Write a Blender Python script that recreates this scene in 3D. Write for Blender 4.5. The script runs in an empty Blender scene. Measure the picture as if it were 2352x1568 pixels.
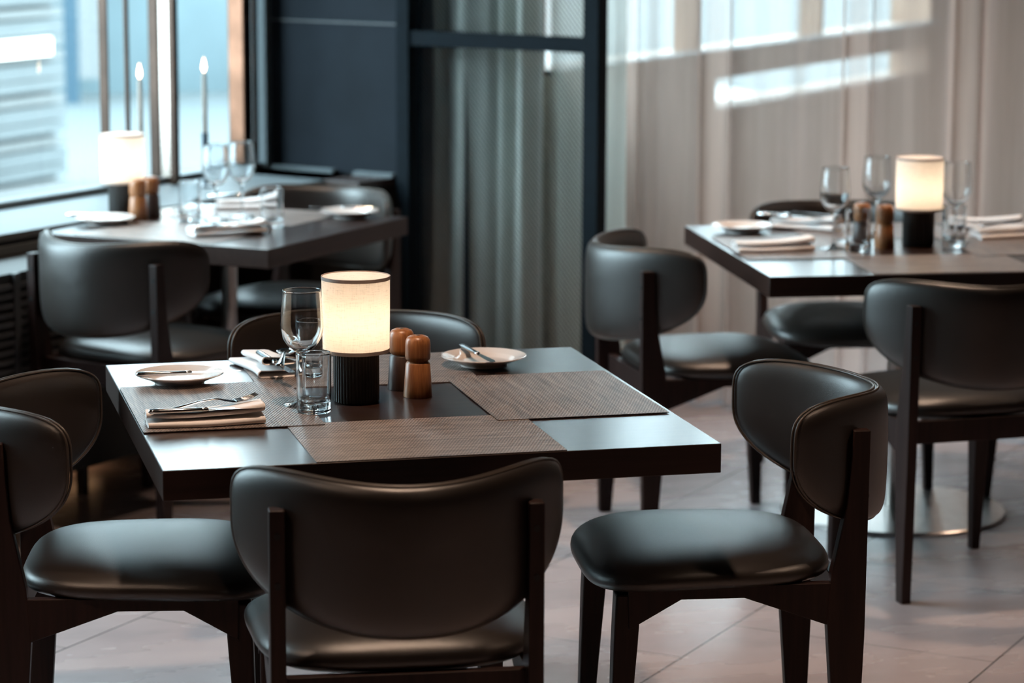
import bpy, bmesh, math, random
from mathutils import Vector, Matrix
PI = math.pi
scene = bpy.context.scene
COL = scene.collection
random.seed(7)

# ------------------------------------------------------------------ camera
def make_camera():
    cd = bpy.data.cameras.new('camera'); cam = bpy.data.objects.new('camera', cd); COL.objects.link(cam)
    F, YAW, PIT, ROL = 6116.4, 0.2432, 0.1709, 0.0035
    fw = Vector((math.sin(YAW)*math.cos(PIT), math.cos(YAW)*math.cos(PIT), -math.sin(PIT)))
    r = Vector((math.cos(YAW), -math.sin(YAW), 0)); u = r.cross(fw)
    r2 = r*math.cos(ROL)+u*math.sin(ROL); u2 = -r*math.sin(ROL)+u*math.cos(ROL)
    M = Matrix((r2, u2, -fw)).transposed().to_4x4(); M.translation = Vector((-0.492, -4.4607, 1.7441))
    cam.matrix_world = M
    cd.sensor_width = 36; cd.lens = F/2352*36; cd.clip_end = 200
    cd.dof.use_dof = True; cd.dof.focus_distance = 5.05; cd.dof.aperture_fstop = 3.4
    scene.camera = cam
make_camera()

# ------------------------------------------------------------------ sky
w = bpy.data.worlds.new('overcast_sky'); scene.world = w; w.use_nodes = True
nt = w.node_tree; bg = nt.nodes['Background']
tc = nt.nodes.new('ShaderNodeTexCoord'); sx = nt.nodes.new('ShaderNodeSeparateXYZ'); nt.links.new(tc.outputs['Generated'], sx.inputs[0])
cr = nt.nodes.new('ShaderNodeValToRGB'); nt.links.new(sx.outputs['Z'], cr.inputs[0]); nt.links.new(cr.outputs[0], bg.inputs[0])
cr.color_ramp.elements[0].position = 0.0; cr.color_ramp.elements[0].color = (0.36, 0.47, 0.53, 1)
cr.color_ramp.elements[1].position = 0.9; cr.color_ramp.elements[1].color = (0.70, 0.90, 1.0, 1)
e = cr.color_ramp.elements.new(0.25); e.color = (0.58, 0.76, 0.84, 1)
bg.inputs[1].default_value = 16.0

scene.view_settings.view_transform = 'Standard'; scene.view_settings.look = 'None'
scene.view_settings.exposure = 0.35; scene.view_settings.gamma = 1.0
scene.view_settings.use_curve_mapping = False
try:
    scene.cycles.use_denoising = True
    scene.cycles.max_bounces = 20; scene.cycles.transparent_max_bounces = 32
    scene.cycles.transmission_bounces = 20; scene.cycles.glossy_bounces = 6; scene.cycles.diffuse_bounces = 4
    scene.cycles.sample_clamp_indirect = 6.0; scene.cycles.caustics_reflective = False
except Exception: pass

# ------------------------------------------------------------------ material helpers
def new_mat(name):
    m = bpy.data.materials.new(name); m.use_nodes = True
    return m, m.node_tree, m.node_tree.nodes['Principled BSDF']
def L(nt, a, b): nt.links.new(a, b)
def N(nt, t, **kw):
    n = nt.nodes.new(t)
    for k, v in kw.items(): setattr(n, k, v)
    return n
def objcoord(nt, scale=(1,1,1), rot=(0,0,0)):
    tc = N(nt, 'ShaderNodeTexCoord'); mp = N(nt, 'ShaderNodeMapping'); L(nt, tc.outputs['Object'], mp.inputs[0])
    mp.inputs['Scale'].default_value = scale; mp.inputs['Rotation'].default_value = rot
    return mp.outputs[0]
def worldcoord(nt, scale=(1,1,1), rot=(0,0,0), loc=(0,0,0)):
    g = N(nt, 'ShaderNodeNewGeometry'); mp = N(nt, 'ShaderNodeMapping'); L(nt, g.outputs['Position'], mp.inputs[0])
    mp.inputs['Scale'].default_value = scale; mp.inputs['Rotation'].default_value = rot; mp.inputs['Location'].default_value = loc
    return mp.outputs[0]
def noise(nt, vec, scale, detail=2, rough=0.5):
    n = N(nt, 'ShaderNodeTexNoise'); L(nt, vec, n.inputs['Vector']); n.inputs['Scale'].default_value = scale
    n.inputs['Detail'].default_value = detail; n.inputs['Roughness'].default_value = rough; return n.outputs[0]
def ramp(nt, fac, stops):
    r = N(nt, 'ShaderNodeValToRGB'); L(nt, fac, r.inputs[0]); el = r.color_ramp.elements
    el[0].position, el[0].color = stops[0][0], (*stops[0][1], 1); el[1].position, el[1].color = stops[-1][0], (*stops[-1][1], 1)
    for p, c in stops[1:-1]: q = el.new(p); q.color = (*c, 1)
    return r.outputs[0]
def bump(nt, bsdf, h, strength, dist=0.001):
    b = N(nt, 'ShaderNodeBump'); b.inputs['Strength'].default_value = strength; b.inputs['Distance'].default_value = dist
    L(nt, h, b.inputs['Height']); L(nt, b.outputs[0], bsdf.inputs['Normal'])
def math_(nt, op, a, b=None, c=None):
    n = N(nt, 'ShaderNodeMath', operation=op)
    for i, v in enumerate((a, b, c)):
        if v is None: continue
        if isinstance(v, (int, float)): n.inputs[i].default_value = v
        else: L(nt, v, n.inputs[i])
    return n.outputs[0]
OUTSIDE = ('snow', 'pale grey slats', 'white slats', 'shadow gap slats', 'blue glazed column', 'pale blue glazed facade', 'white render', 'brightening terrace snow')
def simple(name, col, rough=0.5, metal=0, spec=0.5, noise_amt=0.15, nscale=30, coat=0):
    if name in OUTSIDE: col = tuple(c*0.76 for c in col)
    m, nt, b = new_mat(name)
    v = objcoord(nt); f = noise(nt, v, nscale, 3)
    lo = tuple(c*(1-noise_amt) for c in col); hi = tuple(min(1, c*(1+noise_amt)) for c in col)
    L(nt, ramp(nt, f, [(0.3, lo), (0.7, hi)]), b.inputs['Base Color'])
    b.inputs['Roughness'].default_value = rough; b.inputs['Metallic'].default_value = metal
    b.inputs['Specular IOR Level'].default_value = spec
    if coat: b.inputs['Coat Weight'].default_value = coat; b.inputs['Coat Roughness'].default_value = 0.15
    return m

def mat_leather():
    m, nt, b = new_mat('dark brown leather'); v = objcoord(nt)
    f = noise(nt, v, 9, 3)
    L(nt, ramp(nt, f, [(0.3, (0.016, 0.012, 0.010)), (0.7, (0.021, 0.016, 0.014))]), b.inputs['Base Color'])
    b.inputs['Roughness'].default_value = 0.36; b.inputs['IOR'].default_value = 1.62; b.inputs['Sheen Weight'].default_value = 0.03; b.inputs['Sheen Roughness'].default_value = 0.35
    vo = N(nt, 'ShaderNodeTexVoronoi'); L(nt, v, vo.inputs['Vector']); vo.inputs['Scale'].default_value = 900
    bump(nt, b, vo.outputs[0], 0.25, 0.0006); return m
def mat_wood(name, c1, c2, rough=0.45, axis='Z', scale=26, ior=1.5, bstr=0.15, coat=0.0, spec=0.5):
    m, nt, b = new_mat(name)
    s = {'Z': (1, 1, 0.06), 'X': (0.06, 1, 1), 'Y': (1, 0.06, 1)}[axis]
    v = objcoord(nt, s); f = noise(nt, v, scale*4, 4, 0.6); g = noise(nt, v, scale, 2)
    mx = math_(nt, 'ADD', math_(nt, 'MULTIPLY', f, 0.6), math_(nt, 'MULTIPLY', g, 0.4))
    L(nt, ramp(nt, mx, [(0.35, c1), (0.65, c2)]), b.inputs['Base Color'])
    b.inputs['Roughness'].default_value = rough; b.inputs['IOR'].default_value = ior
    b.inputs['Specular IOR Level'].default_value = spec
    if coat:      # only the upper face is lacquered
        g = N(nt, 'ShaderNodeNewGeometry'); sp = N(nt, 'ShaderNodeSeparateXYZ'); L(nt, g.outputs['True Normal'], sp.inputs[0])
        L(nt, math_(nt, 'MULTIPLY', math_(nt, 'GREATER_THAN', sp.outputs[2], 0.6), 0.75), b.inputs['Coat Weight'])
        b.inputs['Coat Roughness'].default_value = 0.22; b.inputs['Coat IOR'].default_value = 1.52
    bump(nt, b, f, bstr, 0.0005); return m
def mat_floor():
    m, nt, b = new_mat('grey stone tile')
    a = math.radians(48.7); g = N(nt, 'ShaderNodeNewGeometry'); sp = N(nt, 'ShaderNodeSeparateXYZ'); L(nt, g.outputs['Position'], sp.inputs[0])
    X, Y = sp.outputs[0], sp.outputs[1]
    uu = math_(nt, 'ADD', math_(nt, 'MULTIPLY', X, math.cos(a)), math_(nt, 'MULTIPLY', Y, math.sin(a)))
    nn = math_(nt, 'ADD', math_(nt, 'MULTIPLY', X, -math.sin(a)), math_(nt, 'MULTIPLY', Y, math.cos(a)))
    v = math_(nt, 'DIVIDE', math_(nt, 'SUBTRACT', nn, 0.42), 0.642); row = math_(nt, 'FLOOR', v); fv = math_(nt, 'FRACT', v)
    odd = math_(nt, 'FLOORED_MODULO', row, 2.0)
    u = math_(nt, 'DIVIDE', math_(nt, 'SUBTRACT', math_(nt, 'SUBTRACT', uu, 2.02), math_(nt, 'MULTIPLY', odd, 0.3)), 0.6)
    colu = math_(nt, 'FLOOR', u); fu = math_(nt, 'FRACT', u)
    dv = math_(nt, 'MULTIPLY', math_(nt, 'MINIMUM', fv, math_(nt, 'SUBTRACT', 1.0, fv)), 0.642)
    du = math_(nt, 'MULTIPLY', math_(nt, 'MINIMUM', fu, math_(nt, 'SUBTRACT', 1.0, fu)), 0.6)
    grout = math_(nt, 'MAXIMUM', math_(nt, 'LESS_THAN', dv, 0.0022), math_(nt, 'LESS_THAN', du, 0.0013))
    cx = N(nt, 'ShaderNodeCombineXYZ'); L(nt, colu, cx.inputs[0]); L(nt, row, cx.inputs[1])
    wn = N(nt, 'ShaderNodeTexWhiteNoise'); L(nt, cx.outputs[0], wn.inputs[0])
    wc = worldcoord(nt, (1, 1, 1), (0, 0, 0.5)); n1 = noise(nt, worldcoord(nt, (1.0, 3.0, 1), (0, 0, -0.6)), 1.6, 4, 0.55); n2 = noise(nt, wc, 9, 4, 0.6)
    t = math_(nt, 'ADD', math_(nt, 'MULTIPLY', wn.outputs[0], 0.16), math_(nt, 'ADD', math_(nt, 'MULTIPLY', n1, 0.62), math_(nt, 'MULTIPLY', n2, 0.22)))
    c = ramp(nt, t, [(0.30, (0.29, 0.25, 0.26)), (0.50, (0.36, 0.305, 0.31)), (0.70, (0.42, 0.355, 0.35))])
    mx = N(nt, 'ShaderNodeMix', data_type='RGBA'); L(nt, grout, mx.inputs[0]); L(nt, c, mx.inputs[6]); mx.inputs[7].default_value = (0.05, 0.045, 0.047, 1)
    L(nt, mx.outputs[2], b.inputs['Base Color'])
    L(nt, math_(nt, 'ADD', 0.20, math_(nt, 'MULTIPLY', n1, 0.14)), b.inputs['Roughness'])
    bump(nt, b, math_(nt, 'MULTIPLY', grout, -1.0), 0.3, 0.001)
    return m
def mat_mat(name, turn=False, tint=(1, 1, 1)):
    m, nt, b = new_mat(name)
    tc = N(nt, 'ShaderNodeTexCoord'); sp = N(nt, 'ShaderNodeSeparateXYZ'); L(nt, tc.outputs['Object'], sp.inputs[0])
    X, Y = sp.outputs[0], sp.outputs[1]
    PU, PV = (0.0030, 0.0072) if not turn else (0.0072, 0.0030)
    u = math_(nt, 'DIVIDE', X, PU); v = math_(nt, 'DIVIDE', Y, PV)
    su = math_(nt, 'SINE', math_(nt, 'MULTIPLY', u, PI)); sv = math_(nt, 'SINE', math_(nt, 'MULTIPLY', v, PI))
    prod = math_(nt, 'MULTIPLY', su, sv)                    # basket weave height
    fine = math_(nt, 'ABSOLUTE', math_(nt, 'SINE', math_(nt, 'MULTIPLY', v if not turn else u, PI*3)))
    h = math_(nt, 'ADD', math_(nt, 'MULTIPLY', prod, 0.42), math_(nt, 'ADD', 0.44, math_(nt, 'MULTIPLY', fine, 0.12)))
    cell = N(nt, 'ShaderNodeCombineXYZ'); L(nt, math_(nt, 'FLOOR', v), cell.inputs[0])
    L(nt, math_(nt, 'FLOOR', math_(nt, 'MULTIPLY', u, 0.05)), cell.inputs[1])
    wn = N(nt, 'ShaderNodeTexWhiteNoise'); L(nt, cell.outputs[0], wn.inputs[0])
    st = noise(nt, objcoord(nt, (3, 30, 1)), 3.2, 3, 0.6)
    k = math_(nt, 'ADD', math_(nt, 'MULTIPLY', h, 0.62), math_(nt, 'ADD', math_(nt, 'MULTIPLY', wn.outputs[0], 0.16), math_(nt, 'MULTIPLY', st, 0.52)))
    T = lambda c: tuple(c[i]*tint[i] for i in range(3))
    L(nt, ramp(nt, k, [(0.44, T((0.030, 0.026, 0.028))), (0.64, T((0.15, 0.118, 0.105))), (0.92, T((0.38, 0.30, 0.265)))]), b.inputs['Base Color'])
    b.inputs['Roughness'].default_value = 0.42
    bump(nt, b, h, 0.6, 0.0009); return m
def mat_glass(name='clear glass', rough=0.0):
    m, nt, b = new_mat(name)
    b.inputs['Base Color'].default_value = (0.97, 0.99, 1, 1); b.inputs['Transmission Weight'].default_value = 1
    b.inputs['Roughness'].default_value = rough; b.inputs['IOR'].default_value = 1.5
    return m
def mat_pane():
    m, nt, b = new_mat('window pane glass'); nt.nodes.remove(b)
    out = nt.nodes['Material Output']; tr = N(nt, 'ShaderNodeBsdfTransparent'); gl = N(nt, 'ShaderNodeBsdfGlossy'); gl.inputs['Roughness'].default_value = 0.0
    tr.inputs[0].default_value = (0.96, 0.985, 0.985, 1)
    fr = N(nt, 'ShaderNodeFresnel'); fr.inputs[0].default_value = 1.5; mx = N(nt, 'ShaderNodeMixShader')
    g = N(nt, 'ShaderNodeNewGeometry')
    L(nt, math_(nt, 'MULTIPLY', fr.outputs[0], math_(nt, 'SUBTRACT', 1.0, g.outputs['Backfacing'])), mx.inputs[0]); L(nt, tr.outputs[0], mx.inputs[1]); L(nt, gl.outputs[0], mx.inputs[2]); L(nt, mx.outputs[0], out.inputs[0]); return m
def mat_cloth(name, col, transp=0.0, translu=0.5, streak=40, var=0.1):
    m, nt, b = new_mat(name); nt.nodes.remove(b); out = nt.nodes['Material Output']
    v = objcoord(nt, (1, 1, 0.05)); f = noise(nt, v, streak, 3)
    c = ramp(nt, f, [(0.3, tuple(x*(1-var) for x in col)), (0.7, tuple(x*(1+var) for x in col))])
    d = N(nt, 'ShaderNodeBsdfDiffuse'); t = N(nt, 'ShaderNodeBsdfTranslucent'); L(nt, c, d.inputs[0]); L(nt, c, t.inputs[0])
    mx = N(nt, 'ShaderNodeMixShader'); mx.inputs[0].default_value = translu; L(nt, d.outputs[0], mx.inputs[1]); L(nt, t.outputs[0], mx.inputs[2])
    res = mx.outputs[0]
    if transp > 0:
        # thin open weave: the steeper it is seen, the more thread is in the way
        lw = N(nt, 'ShaderNodeLayerWeight'); lw.inputs[0].default_value = 0.5
        tp = N(nt, 'ShaderNodeBsdfTransparent'); m2 = N(nt, 'ShaderNodeMixShader')
        fac = math_(nt, 'ADD', 1-transp, math_(nt, 'MULTIPLY', lw.outputs['Facing'], transp*1.1)); cl = N(nt, 'ShaderNodeClamp'); L(nt, fac, cl.inputs[0])
        L(nt, cl.outputs[0], m2.inputs[0]); L(nt, tp.outputs[0], m2.inputs[1]); L(nt, res, m2.inputs[2]); res = m2.outputs[0]
    L(nt, res, out.inputs[0]); return m
def mat_shade(name, col, translu=0.6):
    m, nt, b = new_mat(name); nt.nodes.remove(b); out = nt.nodes['Material Output']
    f = noise(nt, objcoord(nt, (1, 1, 9)), 55, 4, 0.65); g = noise(nt, objcoord(nt, (9, 9, 1)), 55, 3, 0.65)
    k = math_(nt, 'ADD', math_(nt, 'MULTIPLY', f, 0.6), math_(nt, 'MULTIPLY', g, 0.4))
    c = ramp(nt, k, [(0.30, tuple(x*0.70 for x in col)), (0.47, col), (0.7, tuple(min(1, x*1.06) for x in col))])
    d = N(nt, 'ShaderNodeBsdfDiffuse'); t = N(nt, 'ShaderNodeBsdfTranslucent'); L(nt, c, d.inputs[0]); L(nt, c, t.inputs[0])
    mx = N(nt, 'ShaderNodeMixShader'); mx.inputs[0].default_value = translu; L(nt, d.outputs[0], mx.inputs[1]); L(nt, t.outputs[0], mx.inputs[2]); L(nt, mx.outputs[0], out.inputs[0]); return m
def mat_emit(name, col, s):
    m, nt, b = new_mat(name); b.inputs['Base Color'].default_value = (*col, 1); b.inputs['Emission Color'].default_value = (*col, 1); b.inputs['Emission Strength'].default_value = s; return m

M = dict(
 leather=mat_leather(),
 piping=simple('leather piping', (0.05, 0.038, 0.030), 0.38),
 chairwood=mat_wood('dark stained chair wood', (0.012, 0.0055, 0.005), (0.024, 0.011, 0.009), 0.48, spec=0.22),
 tabletop=mat_wood('dark stained table top', (0.016, 0.006, 0.004), (0.030, 0.013, 0.009), 0.40, 'X', 18, 1.5, 0.10, 1.0, 0.25),
 floor=mat_floor(), mat=mat_mat('woven taupe vinyl'), matturn=mat_mat('woven taupe vinyl crosswise', True),
 glass=mat_glass(), pane=mat_pane(),
 china=simple('glazed white china', (0.76, 0.70, 0.67), 0.12, coat=0.5, noise_amt=0.02),
 steel=simple('polished cutlery steel', (0.72, 0.72, 0.73), 0.13, 1, noise_amt=0.05),
 brushed=simple('brushed steel', (0.55, 0.52, 0.50), 0.28, 1, noise_amt=0.08),
 linen=simple('white napkin cotton', (0.88, 0.84, 0.83), 0.9, noise_amt=0.03, nscale=400, spec=0.2),
 millwood=mat_wood('oiled mill wood', (0.21, 0.075, 0.026), (0.40, 0.165, 0.062), 0.36, 'Z', 60, 1.5, 0.1),
 milldark=mat_wood('dark mill wood', (0.030, 0.016, 0.013), (0.055, 0.030, 0.024), 0.42, 'Z', 60),
 lampbase=simple('black ribbed lamp base', (0.014, 0.010, 0.008), 0.5),
 shade=mat_shade('linen lamp shade', (0.84, 0.79, 0.73), 0.60), shadetop=mat_shade('linen shade lid', (0.82, 0.74, 0.70), 0.40),
 trim=simple('shade trim tape', (0.42, 0.33, 0.29), 0.8),
 darkmetal=simple('dark blue grey steel', (0.003, 0.006, 0.009), 0.65, 0.0, 0.08),
 darkwall=simple('dark slate wall panel', (0.010, 0.0135, 0.019), 0.6, spec=0.10, noise_amt=0.25, nscale=3),
 ledge=simple('dark ledge board', (0.05, 0.035, 0.032), 0.3),
 white=simple('painted white sill', (0.12, 0.14, 0.15), 0.6, spec=0.2, noise_amt=0.04),
 black=simple('black grille', (0.008, 0.008, 0.008), 0.6), groove=simple('grey groove', (0.06, 0.065, 0.07), 0.5),
 copper=simple('polished copper brown steel', (0.17, 0.085, 0.055), 0.16, 1, noise_amt=0.3, nscale=6),
 chrome=simple('polished bronze steel', (0.60, 0.50, 0.44), 0.10, 1, noise_amt=0.15, nscale=6),
 fin=simple('dark bronze frame', (0.06, 0.035, 0.025), 0.22, 0.7, noise_amt=0.3, nscale=5),
 sheer=mat_cloth('sheer greige curtain', (0.70, 0.515, 0.44), 0.50, 0.55, 60, 0.06),
 sheergreen=mat_cloth('grey green sheer', (0.66, 0.70, 0.64), 0.40, 0.35, 60, 0.06),
 drape=mat_cloth('grey green drape', (0.66, 0.70, 0.66), 0.0, 0.35, 60, 0.08),
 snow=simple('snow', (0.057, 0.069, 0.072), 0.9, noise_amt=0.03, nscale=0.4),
 ceiling=simple('dark ceiling', (0.022, 0.018, 0.016), 0.8), backwall=simple('dark brown wall', (0.035, 0.024, 0.020), 0.6, nscale=3),
 brownwall=simple('warm brown wall', (0.36, 0.24, 0.17), 0.55, noise_amt=0.2, nscale=4),
 greypanel=simple('grey green panel', (0.50, 0.54, 0.47), 0.7),
 candle=simple('ivory candle wax', (0.26, 0.23, 0.20), 0.5), candlestick=simple('dark pewter', (0.03, 0.04, 0.05), 0.35, 0.8),
 flame=mat_emit('candle flame', (1.0, 0.62, 0.30), 9),
 hole=simple('screw hole', (0.003, 0.003, 0.003), 0.7),
)

# ------------------------------------------------------------------ mesh helpers
def link(name, me, mat, parent=None, smooth=True, auto=None):
    o = bpy.data.objects.new(name, me); COL.objects.link(o)
    if mat is not None: me.materials.append(mat)
    if smooth:
        for p in me.polygons: p.use_smooth = True
        if auto is not None:
            try: me.set_sharp_from_angle(angle=math.radians(auto))
            except Exception: pass
    if parent is not None: o.parent = parent
    return o
def pydata(name, vs, fs, mat, parent=None, smooth=True, auto=None):
    me = bpy.data.meshes.new(name); me.from_pydata([tuple(v) for v in vs], [], fs)
    bm = bmesh.new(); bm.from_mesh(me); bmesh.ops.recalc_face_normals(bm, faces=bm.faces); bm.to_mesh(me); bm.free()
    return link(name, me, mat, parent, smooth, auto)
class MB:
    def __init__(s): s.v = []; s.f = []
    def add(s, vs, fs):
        b = len(s.v); s.v += [tuple(v) for v in vs]; s.f += [tuple(i+b for i in f) for f in fs]; return s
    def box(s, x0, x1, y0, y1, z0, z1):
        return s.add([(x0,y0,z0),(x1,y0,z0),(x1,y1,z0),(x0,y1,z0),(x0,y0,z1),(x1,y0,z1),(x1,y1,z1),(x0,y1,z1)],
                     [(0,3,2,1),(4,5,6,7),(0,1,5,4),(1,2,6,5),(2,3,7,6),(3,0,4,7)])
    def obox(s, c, ux, uy, uz):      # centre and three half vectors
        c, ux, uy, uz = map(Vector, (c, ux, uy, uz)); P = []
        for k in (-1, 1):
            for i, j in ((-1,-1),(1,-1),(1,1),(-1,1)): P.append(c+ux*i+uy*j+uz*k)
        return s.add(P, [(0,3,2,1),(4,5,6,7),(0,1,5,4),(1,2,6,5),(2,3,7,6),(3,0,4,7)])
    def prism(s, poly, axis, a0, a1):  # poly of 2-D points; extruded along axis 'x','y','z'
        def P(p, a): return {'x': (a, p[0], p[1]), 'y': (p[0], a, p[1]), 'z': (p[0], p[1], a)}[axis]
        n = len(poly); vs = [P(p, a0) for p in poly]+[P(p, a1) for p in poly]
        return s.add(vs, [tuple(range(n)), tuple(range(2*n-1, n-1, -1))]+[(i, (i+1) % n, n+(i+1) % n, n+i) for i in range(n)])
    def lathe(s, prof, seg=48, centre=(0, 0), rmod=None, cap=True):
        n = len(prof); vs = []; fs = []
        for i in range(seg):
            a = 2*PI*i/seg
            for (r, z) in prof:
                rr = r*(rmod(a, z) if rmod else 1); vs.append((centre[0]+rr*math.cos(a), centre[1]+rr*math.sin(a), z))
        for i in range(seg):
            j = (i+1) % seg
            for k in range(n-1): fs.append((i*n+k, j*n+k, j*n+k+1, i*n+k+1))
        if cap:
            if prof[0][0] > 1e-5: fs.append(tuple(i*n for i in range(seg))[::-1])
            if prof[-1][0] > 1e-5: fs.append(tuple(i*n+n-1 for i in range(seg)))
        return s.add(vs, fs)
    def tube(s, pts, rad, seg=8, closed=False, up=(0, 0, 1)):
        pts = [Vector(p) for p in pts]; n = len(pts); vs = []; fs = []
        rr = rad if isinstance(rad, (list, tuple)) else [rad]*n
        up = Vector(up)
        for i, p in enumerate(pts):
            a = pts[(i-1) % n] if (closed or i > 0) else p; b = pts[(i+1) % n] if (closed or i < n-1) else p
            t = (b-a).normalized(); x = t.cross(up)
            if x.length < 1e-4: x = t.cross(Vector((0, 1, 0)))
            x.normalize(); y = x.cross(t)
            for k in range(seg):
                an = 2*PI*k/seg; vs.append(p+(x*math.cos(an)+y*math.sin(an))*rr[i])
        m = n if closed else n-1
        for i in range(m):
            for k in range(seg):
                a, b = i*seg+k, i*seg+(k+1) % seg; c, d = ((i+1) % n)*seg+(k+1) % seg, ((i+1) % n)*seg+k
                fs.append((a, b, c, d))
        if not closed: fs += [tuple(range(seg))[::-1], tuple((n-1)*seg+k for k in range(seg))]
        return s.add(vs, fs)
    def build(s, name, mat, parent=None, smooth=False, auto=30, bevel=0, subsurf=0):
        me = bpy.data.meshes.new(name); me.from_pydata(s.v, [], s.f)
        bm = bmesh.new(); bm.from_mesh(me); bmesh.ops.remove_doubles(bm, verts=bm.verts, dist=1e-6); bmesh.ops.recalc_face_normals(bm, faces=bm.faces)
        if bevel: bmesh.ops.bevel(bm, geom=[e for e in bm.edges if e.is_manifold and e.calc_face_angle(0) > 0.4], offset=bevel, segments=3, affect='EDGES', profile=0.5)
        bm.to_mesh(me); bm.free()
        o = link(name, me, mat, parent, smooth or bool(bevel), auto if not (smooth and auto is None) else None)
        if bevel:
            for p in me.polygons: p.use_smooth = p.area < 2e-4
        return o
def empty(name, loc=(0,0,0), rz=0):
    o = bpy.data.objects.new(name, None); COL.objects.link(o); o.empty_display_size = 0.05
    o.location = loc; o.rotation_euler = (0, 0, rz); return o
def tag(o, label=None, cat=None, group=None, kind=None):
    if label: o['label'] = label
    if cat: o['category'] = cat
    if group: o['group'] = group
    if kind: o['kind'] = kind
    return o
def copy_tree(o, parent=None):
    c = o.copy(); COL.objects.link(c)
    if parent is not None: c.parent = parent
    for ch in list(o.children): copy_tree(ch, c)
    return c
class Proto:
    """first placement uses the built thing itself, later ones a copy of it and its parts"""
    def __init__(s, root): s.root = root; s.used = False; s.group = root.get('group')
    def put(s, x, y, z, rz, label, cat=None, group=None, tilt=None):
        o = s.root if not s.used else copy_tree(s.root); s.used = True
        o.location = (x, y, z); o.rotation_euler = (tilt[0] if tilt else 0, tilt[1] if tilt else 0, rz); tag(o, label, cat, group); return o

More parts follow.
